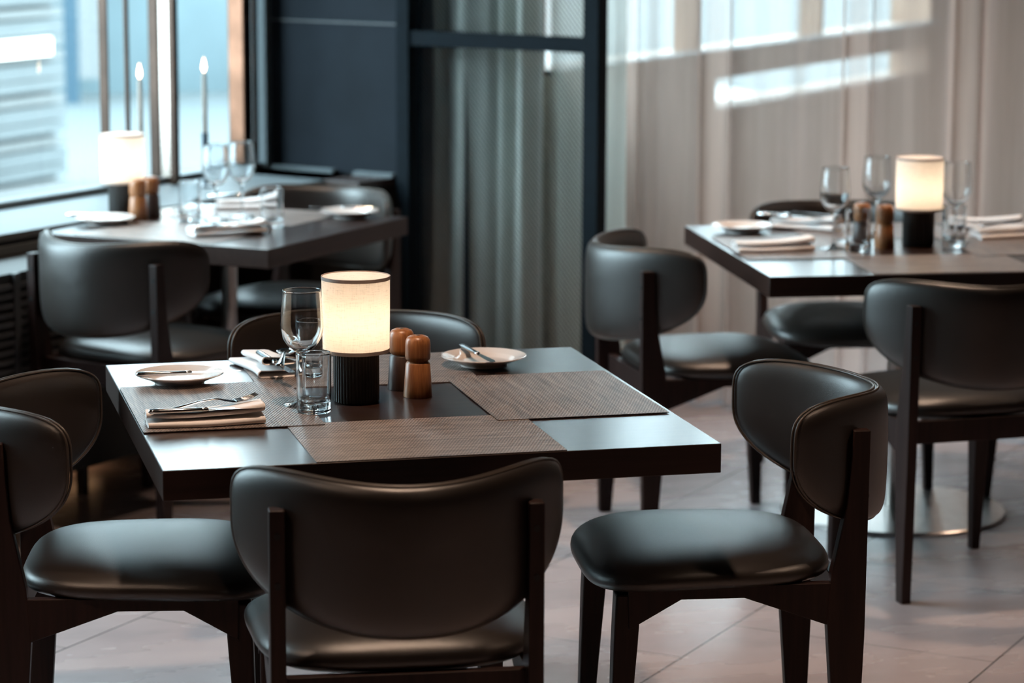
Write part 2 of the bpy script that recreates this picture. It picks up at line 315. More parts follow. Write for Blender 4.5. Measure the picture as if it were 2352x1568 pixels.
# ------------------------------------------------------------------ chair
HW, ZT, ZE = 0.277, 0.802, 0.702
def arc_y(x): return -0.350+0.225*(abs(x)/0.281)**2.0
def make_chair():
    root = empty('dining_chair')
    # backrest: a padded shell bent round the sitter
    nth, nr = 96, 16; T = 0.040
    def outline(th):
        c, s = math.cos(th), math.sin(th)
        a_, b_ = (4.2, 5.0) if s > 0 else (2.7, 2.35)
        lo, hi = 0.5, 1.5
        for _ in range(30):
            mid = (lo+hi)/2
            if (mid*abs(c))**a_+(mid*abs(s))**b_ < 1: lo = mid
            else: hi = mid
        x = HW*lo*c; sn = lo*abs(s)
        z = ZE+(ZT-ZE+0.026*(x/HW)**2-0.013)*sn if s > 0 else ZE-(ZE-0.540)*sn
        return x, z
    vs = []; fs = []
    def P(x, z, side):
        y0 = arc_y(x)+T/2+0.02*(z-0.67)*0; n = Vector((-0.45*x/0.281**2, 1, 0)).normalized()
        return Vector((x, y0, z))+n*side
    def ring(k): return [(x*k, 0.672+(z-0.672)*k) for x, z in (outline(2*PI*i/nth) for i in range(nth))]
    ks = [1-0.5*(1-math.cos(PI*j/nr))*1.0 for j in range(nr+1)]
    ks = [math.sin(PI/2*(1-j/nr)) for j in range(nr)]     # 1 .. small
    def th(k): return T/2*max(0.0, 1-k**9)**0.5
    for side in (1, -1):
        for k in ks:
            tt = th(k)*side + (0.004*side*(1-k*k))
            for x, z in ring(k): vs.append(P(x, z, tt))
    off = nr*nth
    for s_ in (0, 1):
        for j in range(nr-1):
            for i in range(nth):
                a, b = s_*off+j*nth+i, s_*off+j*nth+(i+1) % nth
                fs.append((a, b, b+nth, a+nth))
        fs.append(tuple(s_*off+(nr-1)*nth+i for i in range(nth)))
    back = MB().add(vs, fs); b = back.build('backrest', M['leather'], root, smooth=True, auto=None)
    # piping: two fine welts round the rim
    pm = MB()
    for sd in (0.0065, -0.0025):
        pm.tube([P(x*1.001, 0.672+(z-0.672)*1.002, sd) for x, z in ring(1.0)], 0.0026, 6, True, up=(0, 1, 0.01))
    pm.build('piping', M['piping'], b, smooth=True, auto=None)
    # seat cushion: a superellipse pillow
    nth, nz = 80, 22; vs = []; fs = []
    lev = []
    for j in range(nz+1):
        ph = -PI/2+PI*j/nz; lev.append((math.copysign(abs(math.cos(ph))**0.42, 1), math.copysign(abs(math.sin(ph))**0.85, math.sin(ph))))
    for (k, h) in lev:
        for i in range(nth):
            a = 2*PI*i/nth; c, s = math.cos(a), math.sin(a); q = (abs(c)**3.6+abs(s)**3.6)**(-1/3.6)
            x = c*q; y = s*q
            wx = 0.247+0.018*y
            X = x*wx*k; Y = 0.012+y*0.238*k
            z = 0.466+0.034*h if h > 0 else 0.466+0.030*h
            z += 0.014*(h > 0)*h*(1-(X/0.26)**2)*(1-0.3*(Y/0.24)**2)
            z -= 0.018*max(0, Y/0.25)**3*(1 if h > -0.5 else 0.8)
            vs.append((X, Y, z))
    n = nth
    for j in range(nz):
        for i in range(n): fs.append((j*n+i, j*n+(i+1) % n, (j+1)*n+(i+1) % n, (j+1)*n+i))
    MB().add(vs, fs).build('seat', M['leather'], root, smooth=True, auto=None)
    # legs
    for sx in (-1, 1):
        x0 = sx*0.200; x1 = sx*0.226
        back_poly = [(-0.268, 0.742), (-0.236, 0.742), (-0.226, 0.60), (-0.200, 0.47), (-0.193, 0.378), (-0.222, 0.0), (-0.256, 0.0), (-0.266, 0.35)]
        lg = MB().prism(back_poly, 'x', min(x0, x1), max(x0, x1)).build('leg', M['chairwood'], root, bevel=0.0025)
        for zz in (0.699, 0.616):
            sm = MB()
            yy = -0.2672
            ring_ = [(sx*0.213+0.0055*math.cos(2*PI*i/14), yy-0.0022, zz+0.0055*math.sin(2*PI*i/14)) for i in range(14)]
            ring2 = [(p[0], yy+0.002, p[2]) for p in ring_]
            sm.add(ring_+ring2, [tuple(range(14)), tuple(range(27, 13, -1))]+[(i, (i+1) % 14, 14+(i+1) % 14, 14+i) for i in range(14)])
            sm.build('screw_hole', M['hole'], lg)
        # front leg, tapered to the foot
        cx, cy = sx*0.204, 0.195
        vs = []
        for (zz, hx, hy, ox, oy) in ((0.438, 0.021, 0.024, -0.006*sx, -0.022), (0.34, 0.021, 0.023, -0.005*sx, -0.017), (0.0, 0.0125, 0.0135, 0, 0.0)):
            X, Y = cx+ox, cy+0.010+oy
            vs += [(X-hx, Y-hy, zz), (X+hx, Y-hy, zz), (X+hx, Y+hy, zz), (X-hx, Y+hy, zz)]
        fs = [(0,1,2,3), (11,10,9,8)]
        for j in (0, 4):
            for i in range(4): fs.append((j+i, j+(i+1) % 4, j+4+(i+1) % 4, j+4+i))
        MB().add(vs, fs).build('leg', M['chairwood'], root, bevel=0.0035)
        # side rail with its arched underside
        rp = [(-0.215, 0.451), (0.185, 0.451), (0.183, 0.371), (0.085, 0.427), (-0.035, 0.427), (-0.200, 0.368)]
        MB().prism(rp, 'x', sx*0.213-0.011, sx*0.213+0.011).build('side_rail', M['chairwood'], root, bevel=0.0015)
    fr = [(-0.19, 0.438), (0.19, 0.438), (0.187, 0.378), (0.09, 0.425), (-0.09, 0.425), (-0.187, 0.378)]
    MB().prism(fr, 'y', 0.176, 0.196).build('front_rail', M['chairwood'], root, bevel=0.0015)
    MB().prism([(-0.203, 0.451), (0.203, 0.451), (0.203, 0.395), (-0.203, 0.395)], 'y', -0.236, -0.214).build('back_rail', M['chairwood'], root, bevel=0.0015)
    return root
chair = Proto(make_chair())
D = math.radians
G1, G2, G3 = 'chairs around the front table', 'chairs at the table by the window', 'chairs around the table by the sheer curtain'
for x, y, a, lab, g in [
 (0.387, -0.057, -5.5, 'dark leather dining chair seen from behind, nearest the camera at the front table', G1),
 (1.086, 0.341, 82.8, 'brown leather dining chair at the right end of the front table, seat turned left', G1),
 (0.022, 0.50, -100.9, 'dark leather dining chair cut off by the left picture edge, bluish shine on its seat', G1),
 (0.540, 1.060, 171, 'brown leather dining chair on the far side of the front table, behind the lamp', G1),
 (0.304, 2.875, -45.3, 'bluish shining leather dining chair with its back to us at the window table', G2),
 (0.800, 3.56, 135, 'leather dining chair facing us behind the window table, in front of the dark wall', G2),
 (1.762, 2.358, -90, 'dark leather dining chair at the left end of the curtain table, beside the screen post', G3),
 (2.172, 1.72, 3.3, 'dark leather dining chair seen from behind at the near side of the curtain table', G3),
 (2.333, 2.819, 171, 'brown leather dining chair facing us behind the sheer curtain table', G3),
 (2.82, 2.25, 86, 'dark leather dining chair right of the curtain table, almost wholly cut off by the picture', G3)]:
    chair.put(x, y, 0, D(a), lab, 'chair', g)

# ------------------------------------------------------------------ tables
def make_table(name, W_, D_, th, rad, poler):
    root = empty(name)
    MB().box(0, W_, 0, D_, 0.75-th, 0.75).build('tabletop', M['tabletop'], root, bevel=0.0018)
    cx, cy = W_/2, D_/2
    MB().lathe([(poler, 0.012), (poler, 0.75-th-0.012)], 40, (cx, cy)).build('pedestal', M['brushed'], root, smooth=True)
    MB().lathe([(0.0, 0.0), (rad, 0.0), (rad, 0.006), (rad-0.004, 0.010), (0.06, 0.016), (0.0, 0.016)], 96, (cx, cy)).build('base_plate', M['brushed'], root, smooth=True)
    MB().box(cx-0.22, cx+0.22, cy-0.04, cy+0.04, 0.75-th-0.014, 0.75-th).box(cx-0.04, cx+0.04, cy-0.22, cy+0.22, 0.75-th-0.014, 0.75-th).build('support_plate', M['darkmetal'], root)
    return root
t1 = make_table('dining_table', 1.004, 1.035, 0.054, 0.29, 0.027)
tag(t1, 'dark wooden square dining table in the foreground, laid with four woven placemats', 'table')
t3 = make_table('dining_table', 1.00, 1.04, 0.054, 0.315, 0.027); t3.location = (1.771, 1.925, 0); t3.rotation_euler = (0, 0, D(-5.5))
tag(t3, 'dark wooden dining table at right before the sheer curtain, on a round steel base', 'table')
t2 = make_table('dining_table', 0.81, 0.76, 0.054, 0.22, 0.024); t2.location = (0.600, 2.713, 0); t2.rotation_euler = (0, 0, D(50.2))
tag(t2, 'dark wooden dining table at upper left beside the window sill', 'table')

def make_placemat(w, d, mt):
    # thin woven sheet with serrated hem
    vs = []; fs = []; nx, ny = 90, 66
    def edge(i, n): return 0.0007*(1 if i % 2 else 0)
    for k in (0, 1):
        for j in range(ny+1):
            for i in range(nx+1):
                x = w*i/nx; y = d*j/ny
                if i == 0: x -= edge(j, ny)
                if i == nx: x += edge(j, ny)
                if j == 0: y -= edge(i, nx)
                if j == ny: y += edge(i, nx)
                vs.append((x, y, 0.0003+k*0.0013))
    W1 = nx+1; o = W1*(ny+1)
    for j in range(ny):
        for i in range(nx):
            a = j*W1+i; fs += [(a, a+W1, a+W1+1, a+1), (o+a, o+a+1, o+a+W1+1, o+a+W1)]
    for i in range(nx): fs += [(i, i+1, o+i+1, o+i), (ny*W1+i, o+ny*W1+i, o+ny*W1+i+1, ny*W1+i+1)]
    for j in range(ny): fs += [(j*W1, o+j*W1, o+(j+1)*W1, (j+1)*W1), (j*W1+nx, (j+1)*W1+nx, o+(j+1)*W1+nx, o+j*W1+nx)]
    return pydata('placemat', vs, fs, mt, None, False)
pm = Proto(make_placemat(0.45, 0.335, M['mat'])); pmt = Proto(make_placemat(0.45, 0.335, M['matturn']))
GM = 'woven placemats'
def mat_at(x, y, rz, lab, z=0.75): (pmt if 80 < math.degrees(rz) < 120 else pm).put(x, y, z, rz, lab, 'placemat', GM)
mat_at(0.267, 0.000+0.003, D(0.0), 'taupe woven placemat at the near edge of the front table')
mat_at(0.273, 0.690, D(-0.4), 'taupe woven placemat at the far edge of the front table, partly under the lamp', 0.7501)
mat_at(0.337, 0.3155, D(89.9), 'taupe woven placemat at the left of the front table, under napkin with fork', 0.7514)
mat_at(0.993, 0.283, D(90.2), 'taupe woven placemat at the empty right side of the front table', 0.7514)
def t2p(x, y): c, s = math.cos(D(50.2)), math.sin(D(50.2)); return 0.600+c*x-s*y, 2.713+s*x+c*y
def t3p(x, y): c, s = math.cos(D(-5.5)), math.sin(D(-5.5)); return 1.771+c*x-s*y, 1.925+s*x+c*y
p = t2p(0.015+0.335, 0.20); mat_at(p[0], p[1], D(50.2+90), 'pale shining woven placemat on the near side of the window table')
p = t2p(0.80, 0.20); mat_at(p[0], p[1], D(50.2+90), 'pale shining woven placemat at the right plate on the window table')
p = t3p(0.28, 0.01); mat_at(p[0], p[1], D(-5.5), 'woven placemat at the near edge of the curtain table, behind the near chair back')
p = t3p(0.35, 0.30); mat_at(p[0], p[1], D(84.5), 'woven placemat at the left of the curtain table, under a rolled napkin', 0.7514)
p = t3p(0.29, 0.69); mat_at(p[0], p[1], D(-5.5), 'woven placemat at the far edge of the curtain table', 0.7501)
p = t3p(0.985, 0.30); mat_at(p[0], p[1], D(84.5), 'woven placemat at the right of the curtain table, under a folded napkin', 0.7514)

# ------------------------------------------------------------------ lamp
def make_lamp():
    root = empty('table_lamp')
    nf = 40
    MB().lathe([(0.0, 0.0), (0.041, 0.0), (0.0445, 0.003), (0.0445, 0.10), (0.038, 0.103), (0.0, 0.103)], nf*6, (0, 0),
        rmod=lambda a, z: 1-0.035*(abs(math.sin(nf*a/2))**0.0 if False else max(0, math.cos(nf*a))**0.5)).build('base', M['lampbase'], root, smooth=True, auto=40)
    sh = MB().lathe([(0.0645, 0.100), (0.0655, 0.170), (0.0660, 0.245)], 96, cap=False).build('lamp_shade', M['shade'], root, smooth=True, auto=None)
    MB().lathe([(0.0652, 0.0985), (0.0652, 0.1055), (0.0640, 0.1055), (0.0640, 0.0985), (0.0652, 0.0985)], 96, cap=False).build('trim', M['trim'], sh, smooth=True)
    MB().lathe([(0.0667, 0.2395), (0.0667, 0.2462), (0.0652, 0.2462), (0.0652, 0.2395), (0.0667, 0.2395)], 96, cap=False).build('trim', M['trim'], sh, smooth=True)
    MB().lathe([(0.0, 0.2445), (0.0655, 0.2445)], 96, cap=False).build('shade_lid', M['shadetop'], root, smooth=True)
    MB().lathe([(0.0, 0.1035), (0.0635, 0.1035)], 64, cap=False).build('diffuser', M['shadetop'], root, smooth=True)
    MB().lathe([(0.010, 0.103), (0.010, 0.125), (0.0, 0.125)], 20).build('socket', M['china'], root, smooth=True)
    return root
def lamp_light(x, y, z, P):
    ld = bpy.data.lights.new('lamp_bulb', 'POINT'); ld.energy = P; ld.color = (1.0, 0.76, 0.52); ld.shadow_soft_size = 0.020
    o = bpy.data.objects.new('lamp_bulb', ld); COL.objects.link(o); return o
lamp = Proto(make_lamp())
GL = 'linen table lamps'
LP = 0.29
for x, y, lab in [(0.437, 0.535, 'glowing linen table lamp with black ribbed base on the front table'),
              (0.290, 3.555, 'glowing linen table lamp on the window table at upper left'),
              (2.377, 2.41, 'glowing linen table lamp on the curtain table at right')]:
    root = lamp.put(x, y, 0.7503, 0.1, lab, 'lamp', GL)
    b = lamp_light(0, 0, 0, LP*(0.8 if y > 3 else 1)); b.parent = root; b.location = (0, 0, 0.160)

# ------------------------------------------------------------------ mills
def make_mill(bodymat, name='pepper_mill'):
    root = empty(name)
    MB().lathe([(0.0, 0), (0.0275, 0.0), (0.0285, 0.002), (0.0240, 0.066), (0.0222, 0.0685), (0.0205, 0.0705), (0.0, 0.0705)], 48).build('body', bodymat, root, smooth=True, auto=40)
    MB().lathe([(0.0, 0.0700), (0.0195, 0.0700), (0.0210, 0.0725), (0.0238, 0.0745), (0.0248, 0.080), (0.0248, 0.104), (0.0238, 0.112), (0.0200, 0.1185), (0.013, 0.1215), (0.0, 0.1215)], 48).build('head', M['millwood'], root, smooth=True, auto=50)
    MB().lathe([(0.0, 0.1212), (0.0042, 0.1212), (0.0042, 0.1222), (0.0, 0.1228)], 20).build('cap_nut', M['brushed'], root, smooth=True)
    return root
mill = Proto(make_mill(M['millwood'])); milld = Proto(make_mill(M['milldark']))
mill.put(0.563, 0.555, 0.7503, 0.3, 'turned light brown wooden mill, the front one of the pair on the front table', 'pepper mill', 'wooden mills')
milld.put(0.5480, 0.640, 0.7503, 1.3, 'wooden mill with dark body and brown head behind the light brown mill', 'pepper mill', 'wooden mills')
mill.put(0.322, 3.44, 0.7503, 0.3, 'light brown wooden mill beside the lamp on the window table', 'pepper mill', 'wooden mills')
milld.put(0.368, 3.50, 0.7503, 1.0, 'dark wooden mill behind the light mill on the window table', 'pepper mill', 'wooden mills')
mill.put(2.262, 2.372, 0.7503, 0.3, 'light brown wooden mill left of the lamp on the curtain table', 'pepper mill', 'wooden mills')
milld.put(2.215, 2.425, 0.7503, 1.0, 'near black wooden mill left of the brown one on the curtain table', 'pepper mill', 'wooden mills')

# ------------------------------------------------------------------ glasses
def smooth_profile(P, step=0.0022):
    out = []
    for i in range(len(P)-1):
        p0_, p1, p2, p3 = P[max(0, i-1)], P[i], P[i+1], P[min(len(P)-1, i+2)]
        n = max(1, int(math.hypot(p2[0]-p1[0], p2[1]-p1[1])/step)); l = math.hypot(p2[0]-p1[0], p2[1]-p1[1])
        def tang(a, b, m):      # tangents limited by the local spacing, so tight corners stay tight
            dx, dy = b[0]-a[0], b[1]-a[1]; k = math.hypot(dx, dy) or 1; return dx/k*l, dy/k*l
        t1_, t2_ = tang(p0_, p2, l), tang(p1, p3, l)
        for j in range(n):
            t = j/n; h0 = 2*t**3-3*t*t+1; h1 = t**3-2*t*t+t; h2 = -2*t**3+3*t*t; h3 = t**3-t*t
            out.append((max(0, h0*p1[0]+h1*t1_[0]+h2*p2[0]+h3*t2_[0]), h0*p1[1]+h1*t1_[1]+h2*p2[1]+h3*t2_[1]))
    return out+[P[-1]]
def shell(mb, outer, inner, seg=96): return mb.lathe(smooth_profile(outer)+smooth_profile(inner)[::-1], seg, cap=False)
def make_wineglass():
    out = [(0.0, 0.0), (0.037, 0.0), (0.0385, 0.0010), (0.0375, 0.0022), (0.020, 0.0060), (0.008, 0.0110), (0.0045, 0.020), (0.0038, 0.055), (0.0042, 0.092), (0.0075, 0.101),
           (0.017, 0.108), (0.029, 0.119), (0.0375, 0.134), (0.0412, 0.150), (0.0410, 0.168), (0.0395, 0.190), (0.0372, 0.216), (0.0368, 0.2245)]
    inn = [(0.0, 0.1065), (0.010, 0.1085), (0.0185, 0.113), (0.028, 0.1215), (0.0362, 0.136), (0.0401, 0.151), (0.0400, 0.168), (0.0386, 0.190), (0.0363, 0.216), (0.0360, 0.2245), (0.0364, 0.2251)]
    return shell(MB(), out, inn).build('wine_glass', M['glass'], None, smooth=True, auto=None)
def make_tumbler():
    out = [(0.0, 0.0), (0.015, 0.0), (0.0290, 0.0), (0.0308, 0.0006), (0.0317, 0.002), (0.0319, 0.005), (0.0322, 0.018), (0.0328, 0.06), (0.0333, 0.1135)]
    inn = [(0.0, 0.019), (0.018, 0.0185), (0.0265, 0.020), (0.0296, 0.027), (0.0308, 0.06), (0.0318, 0.1135), (0.0326, 0.1143)]
    return shell(MB(), out, inn).build('tumbler', M['glass'], None, smooth=True, auto=None)
wg = Proto(make_wineglass()); tb = Proto(make_tumbler())
GW, GT = 'stemmed wine glasses', 'water tumblers'
for x, y, lab in [(0.327, 0.508, 'empty stemmed wine glass left of the lamp on the front table'),
  (0.545, 3.36, 'left one of two stemmed wine glasses on the window table'), (0.632, 3.43, 'right one of two stemmed wine glasses on the window table'),
  (2.113, 2.37, 'nearest left stemmed wine glass on the curtain table, by the rolled napkin'), (2.335, 2.62, 'stemmed wine glass behind the mills on the curtain table, left of the lamp'),
  (2.497, 2.43, 'stemmed wine glass right of the lamp on the curtain table')]:
    wg.put(x, y, 0.7518, 0, lab, 'wine glass', GW)
for x, y, lab in [(0.337, 0.437, 'straight thick bottomed water tumbler in front of the wine glass on the front table'),
  (0.395, 0.800, 'straight water tumbler on the far placemat of the front table'),
  (0.469, 3.385, 'straight water tumbler next to the mills on the window table'), (0.681, 3.17, 'straight water tumbler right of the near napkin on the window table'),
  (2.160, 2.315, 'straight water tumbler between wine glass and mills on the curtain table'), (2.455, 2.345, 'straight water tumbler right of the lamp base on the curtain table')]:
    tb.put(x, y, 0.7530, 0, lab, 'tumbler', GT)

# ------------------------------------------------------------------ plates
def make_plate():
    out = [(0.0, 0.003), (0.044, 0.003), (0.0455, 0.0), (0.0490, 0.0), (0.0505, 0.0035), (0.066, 0.0115), (0.086, 0.0188), (0.0890, 0.0205), (0.0888, 0.0220), (0.0870, 0.0224), (0.084, 0.0212), (0.0655, 0.0160), (0.0635, 0.0150), (0.057, 0.0092), (0.052, 0.0074), (0.0, 0.0068)]
    return MB().lathe(out, 96, cap=False).build('side_plate', M['china'], None, smooth=True, auto=28)
pl = Proto(make_plate()); GP = 'white side plates'
PX = dict(p1=(0.126, 0.800), p2=(0.766, 0.852))
pl.put(*PX['p1'], 0.7503, 0, 'small white plate with butter knife at the far left corner of the front table', 'plate', GP)
pl.put(*PX['p2'], 0.7518, 0, 'small white plate with butter knife right of the mills on the front table', 'plate', GP)
pl.put(0.217, 3.36, 0.7503, 0, 'small white china plate beside the lamp at the left end of the window table', 'plate', GP)
pl.put(0.946, 3.36, 0.7518, 0, 'small white china plate at the right corner of the window table', 'plate', GP)
pl.put(1.992, 2.79, 0.7503, 0, 'small white china plate at the far left corner of the curtain table', 'plate', GP)

# ------------------------------------------------------------------ cutlery
def strip(mb, secs):  # secs: (x, z, halfwidth, thick) along x
    vs = []; fs = []
    for (x, z, hw, t) in secs: vs += [(x, -hw, z), (x, -hw*0.5, z+t), (x, hw*0.5, z+t), (x, hw, z), (x, 0, z-t*0.4)]
    n = 5
    for i in range(len(secs)-1):
        for k in range(n): fs.append((i*n+k, i*n+(k+1) % n, (i+1)*n+(k+1) % n, (i+1)*n+k))
    fs += [tuple(range(n))[::-1], tuple((len(secs)-1)*n+k for k in range(n))]
    return mb.add(vs, fs)
def make_knife(blade=0.105, handle=0.105):
    root = empty('butter_knife')
    h = MB().tube([(-handle, 0, 0), (-handle+0.003, 0, 0), (-handle*0.8, 0, 0), (-handle*0.4, 0, 0), (-0.008, 0, 0), (-0.006, 0, 0), (-0.003, 0, 0), (0.002, 0, 0), (0.006, 0, 0)],
                   [0.002, 0.0062, 0.0068, 0.0058, 0.0048, 0.0060, 0.0042, 0.0058, 0.0030], 16)
    h.v = [(x, y, z*0.75) for x, y, z in h.v]; h.build('handle', M['steel'], root, smooth=True, auto=None)
    vs = []; fs = []; S = [(0.004, -0.003, 0.003), (0.02, -0.0065, 0.0040), (blade*0.5, -0.0078, 0.0050), (blade*0.82, -0.0090, 0.0060), (blade*0.95, -0.0078, 0.0045), (blade, -0.003, 0.0015)]
    for x, a, b in S: vs += [(x, a, 0.0002), (x, b, 0.0008), (x, b, -0.0008), (x, a, -0.0002)]
    for i in range(len(S)-1):
        for k in range(4): fs.append((i*4+k, i*4+(k+1) % 4, i*4+4+(k+1) % 4, i*4+4+k))
    fs += [(0, 1, 2, 3), tuple(len(vs)-4+k for k in (3, 2, 1, 0))]
    MB().add(vs, fs).build('blade', M['steel'], root, smooth=True, auto=30)
    return root
def make_fork():
    root = empty('fork')
    hd = MB(); strip(hd, [(-0.10, 0.0, 0.0045, 0.0015), (-0.098, 0.0005, 0.0085, 0.0022), (-0.085, 0.001, 0.0085, 0.0024), (-0.05, 0.003, 0.006, 0.0025), (-0.01, 0.006, 0.004, 0.0026), (0.02, 0.006, 0.0035, 0.0026), (0.030, 0.004, 0.0048, 0.002), (0.038, 0.001, 0.010, 0.0018), (0.052, -0.003, 0.0125, 0.0015), (0.060, -0.004, 0.0128, 0.0012)])
    hd.build('handle', M['steel'], root, smooth=True, auto=50)
    for k in range(4):
        y = (k-1.5)*0.0068
        t = MB().tube([(0.058, y, -0.0035), (0.075, y, -0.0035), (0.090, y, -0.001), (0.103, y*0.95, 0.003)], [0.0019, 0.0018, 0.0015, 0.0007], 8)
        t.build('tine', M['steel'], root, smooth=True, auto=None)
    return root
def make_spoon():
    root = empty('spoon')
    hd = MB(); strip(hd, [(-0.10, 0.0, 0.0045, 0.0015), (-0.098, 0.0005, 0.0085, 0.0022), (-0.085, 0.001, 0.0085, 0.0024), (-0.05, 0.003, 0.006, 0.0025), (-0.01, 0.006, 0.004, 0.0026), (0.02, 0.006, 0.0035, 0.0026), (0.034, 0.003, 0.0045, 0.002)])
    hd.build('handle', M['steel'], root, smooth=True, auto=50)
    vs = [(0.062, 0, -0.006)]; fs = []; nr, ns = 6, 28
    for side in (0, 1):
        for j in range(1, nr+1):
            k = j/nr
            for i in range(ns):
                a = 2*PI*i/ns; vs.append((0.062+0.031*k*math.cos(a), 0.020*k*math.sin(a), -0.006+0.008*k*k+side*0.0011))
    vs.append((0.062, 0, -0.0049)); o = nr*ns
    for i in range(ns):
        fs += [(0, 1+(i+1) % ns, 1+i), (len(vs)-1, 1+o+i, 1+o+(i+1) % ns)]
        for j in range(nr-1):
            a = 1+j*ns+i; b = 1+j*ns+(i+1) % ns; fs += [(a, b, b+ns, a+ns), (o+a, o+a+ns, o+b+ns, o+b)]
        a = 1+(nr-1)*ns+i; b = 1+(nr-1)*ns+(i+1) % ns; fs.append((a, b, o+b, o+a))
    MB().add(vs, fs).build('bowl', M['steel'], root, smooth=True, auto=None)
    return root
kn = Proto(make_knife()); fk = Proto(make_fork()); sp = Proto(make_spoon())
GK = 'polished table cutlery'
kn.put(0.141, 0.765, 0.7503+0.0272, D(-1.5), 'polished butter knife lying across the left plate of the front table', 'knife', GK)
kn.put(0.7495, 0.842, 0.7518+0.0272, D(-84), 'polished butter knife lying across the plate right of the mills', 'knife', GK)
# ------------------------------------------------------------------ napkins
def make_napkin(Lx=0.215, Wy=0.085, lift=1.0, diag=0.030, seed=1):
    """cloth folded back and forth in four layers; the cross-section is swept along x"""
    rnd = random.Random(seed); th = 0.0022; NX = 44
    vs = []; fs = []; nsec = None
    ph = [rnd.uniform(0, 6) for _ in range(4)]
    for ix in range(NX+1):
        t = ix/NX; x = Lx*t
        up = 1+0.55*lift*max(0, (t-0.35)/0.65)**1.5
        sag = 0.0012*math.sin(7*t+ph[0])
        d = diag*(1-t)**0.8*0.5+0.004*math.sin(9*t+ph[1])       # the top layer's edge wanders back to the left
        r = 0.0036*up; pts = []
        def arc(cy, cz, rad, a0, a1, n=7):
            for i in range(n+1):
                a = a0+(a1-a0)*i/n; pts.append((cy+rad*math.cos(a), cz+rad*math.sin(a)))
        w0 = Wy; z0 = 0.0018
        pts.append((w0, z0)); pts.append((w0*0.6, z0)); arc(r+0.002, z0+r, r, -PI/2, -3*PI/2)
        pts.append((w0*0.6, z0+2*r+sag)); arc(w0*0.97-r, z0+3*r, r, -PI/2, PI/2)
        z2 = z0+4*r
        pts.append((w0*0.5, z2+sag)); arc(0.007+d+r*1.2, z2+r*1.15, r*1.15, -PI/2, -3*PI/2)
        z3 = z2+2.3*r
        pts.append((w0*0.45+d, z3-0.001+sag)); pts.append((w0*0.8, z3-0.002*up)); pts.append((w0*0.92, z3-0.004*up))
        # ribbon of thickness th
        n = len(pts); nr = []
        for i in range(n):
            a = pts[max(0, i-1)]; b = pts[min(n-1, i+1)]; dx, dz = b[0]-a[0], b[1]-a[1]; l = math.hypot(dx, dz) or 1
            nr.append((-dz/l*th/2, dx/l*th/2))
        skew = 0.006*math.sin(5*t+ph[2])
        sec = [(x+0.0035*math.sin(40*p[0]+ph[3])*(1 if ix in (0, NX) else 0), p[0]+q[0]+skew, p[1]+q[1]) for p, q in zip(pts, nr)]+[(x, p[0]-q[0]+skew, p[1]-q[1]) for p, q in reversed(list(zip(pts, nr)))]
        nsec = len(sec); vs += sec
    for ix in range(NX):
        for k in range(nsec): fs.append((ix*nsec+k, ix*nsec+(k+1) % nsec, (ix+1)*nsec+(k+1) % nsec, (ix+1)*nsec+k))
    h = nsec//2
    for base, fl in ((0, 0), (NX*nsec, 1)):
        for k in range(h-1): fs.append((base+k, base+k+1, base+nsec-2-k, base+nsec-1-k))
    return pydata('napkin', vs, fs, M['linen'], None, True, 60)
GN = 'folded white napkins'
n1 = Proto(make_napkin(0.215, 0.088, 1.0, 0.03, 3)); n2 = Proto(make_napkin(0.20, 0.095, 1.5, 0.05, 5))
n1.put(0.016, 0.337, 0.7530, D(0), 'folded white napkin holding fork and knife on the left placemat of the front table', 'napkin', GN)
fk.put(0.122, 0.382, 0.7870, D(9), 'polished fork on the folded napkin at the left of the front table, tines pointing right', 'fork', GK, tilt=(0, D(-6)))
kn.put(0.120, 0.352, 0.7835, D(-1), 'polished knife in front of the fork on the folded napkin of the front table', 'knife', GK)
n2.put(0.258, 1.000, 0.7518, D(-82), 'folded white napkin on the far placemat of the front table, behind the glasses', 'napkin', GN)
kn.put(0.318, 0.785, 0.7880, D(-79), 'polished knife lying down the napkin behind the wine glass', 'knife', GK, tilt=(0, D(2)))
sp.put(0.342, 0.830, 0.7890, D(76), 'polished spoon on the napkin behind the wine glass', 'spoon', GK)
n1.put(0.438, 2.985, 0.7530, D(12), 'folded white napkin with cutlery at the near corner of the window table', 'napkin', GN)
fk.put(0.52, 3.03, 0.7818, D(20), 'polished fork on the near napkin of the window table', 'fork', GK, tilt=(0, D(-6)))
kn.put(0.53, 3.00, 0.7815, D(12), 'polished knife on the near napkin of the window table', 'knife', GK)
n2.put(0.575, 3.62, 0.7530, D(-10), 'folded white napkin on the far side of the window table, behind the wine glasses', 'napkin', GN)
fk.put(0.66, 3.665, 0.7880, D(-8), 'polished fork on the far napkin of the window table', 'fork', GK)
kn.put(0.93, 3.37, 0.7518+0.0272, D(160), 'polished butter knife across the right hand plate of the window table', 'knife', GK)
kn.put(0.205, 3.355, 0.7503+0.0272, D(-20), 'polished butter knife across the left hand plate of the window table', 'knife', GK)
n1.put(1.835, 2.345, 0.7530, D(-2), 'rolled white napkin at the left of the curtain table', 'napkin', GN)
n2.put(2.085, 2.840, 0.7530, D(-40), 'folded white napkin with shiny cutlery at the far side of the curtain table', 'napkin', GN)
sp.put(2.185, 2.84, 0.7880, D(150), 'polished spoon on the far napkin of the curtain table', 'spoon', GK)
kn.put(2.145, 2.815, 0.7890, D(-45), 'polished knife on the far napkin of the curtain table', 'knife', GK)
n2.put(2.590, 2.46, 0.7530, D(0), 'folded white napkin at the right picture edge on the curtain table', 'napkin', GN)
n1.put(2.600, 2.735, 0.7530, D(-25), 'folded white napkin right of the lamp, at the far side of the curtain table', 'napkin', GN)
fk.put(2.700, 2.50, 0.7870, D(5), 'polished fork on the napkin at the right picture edge', 'fork', GK)

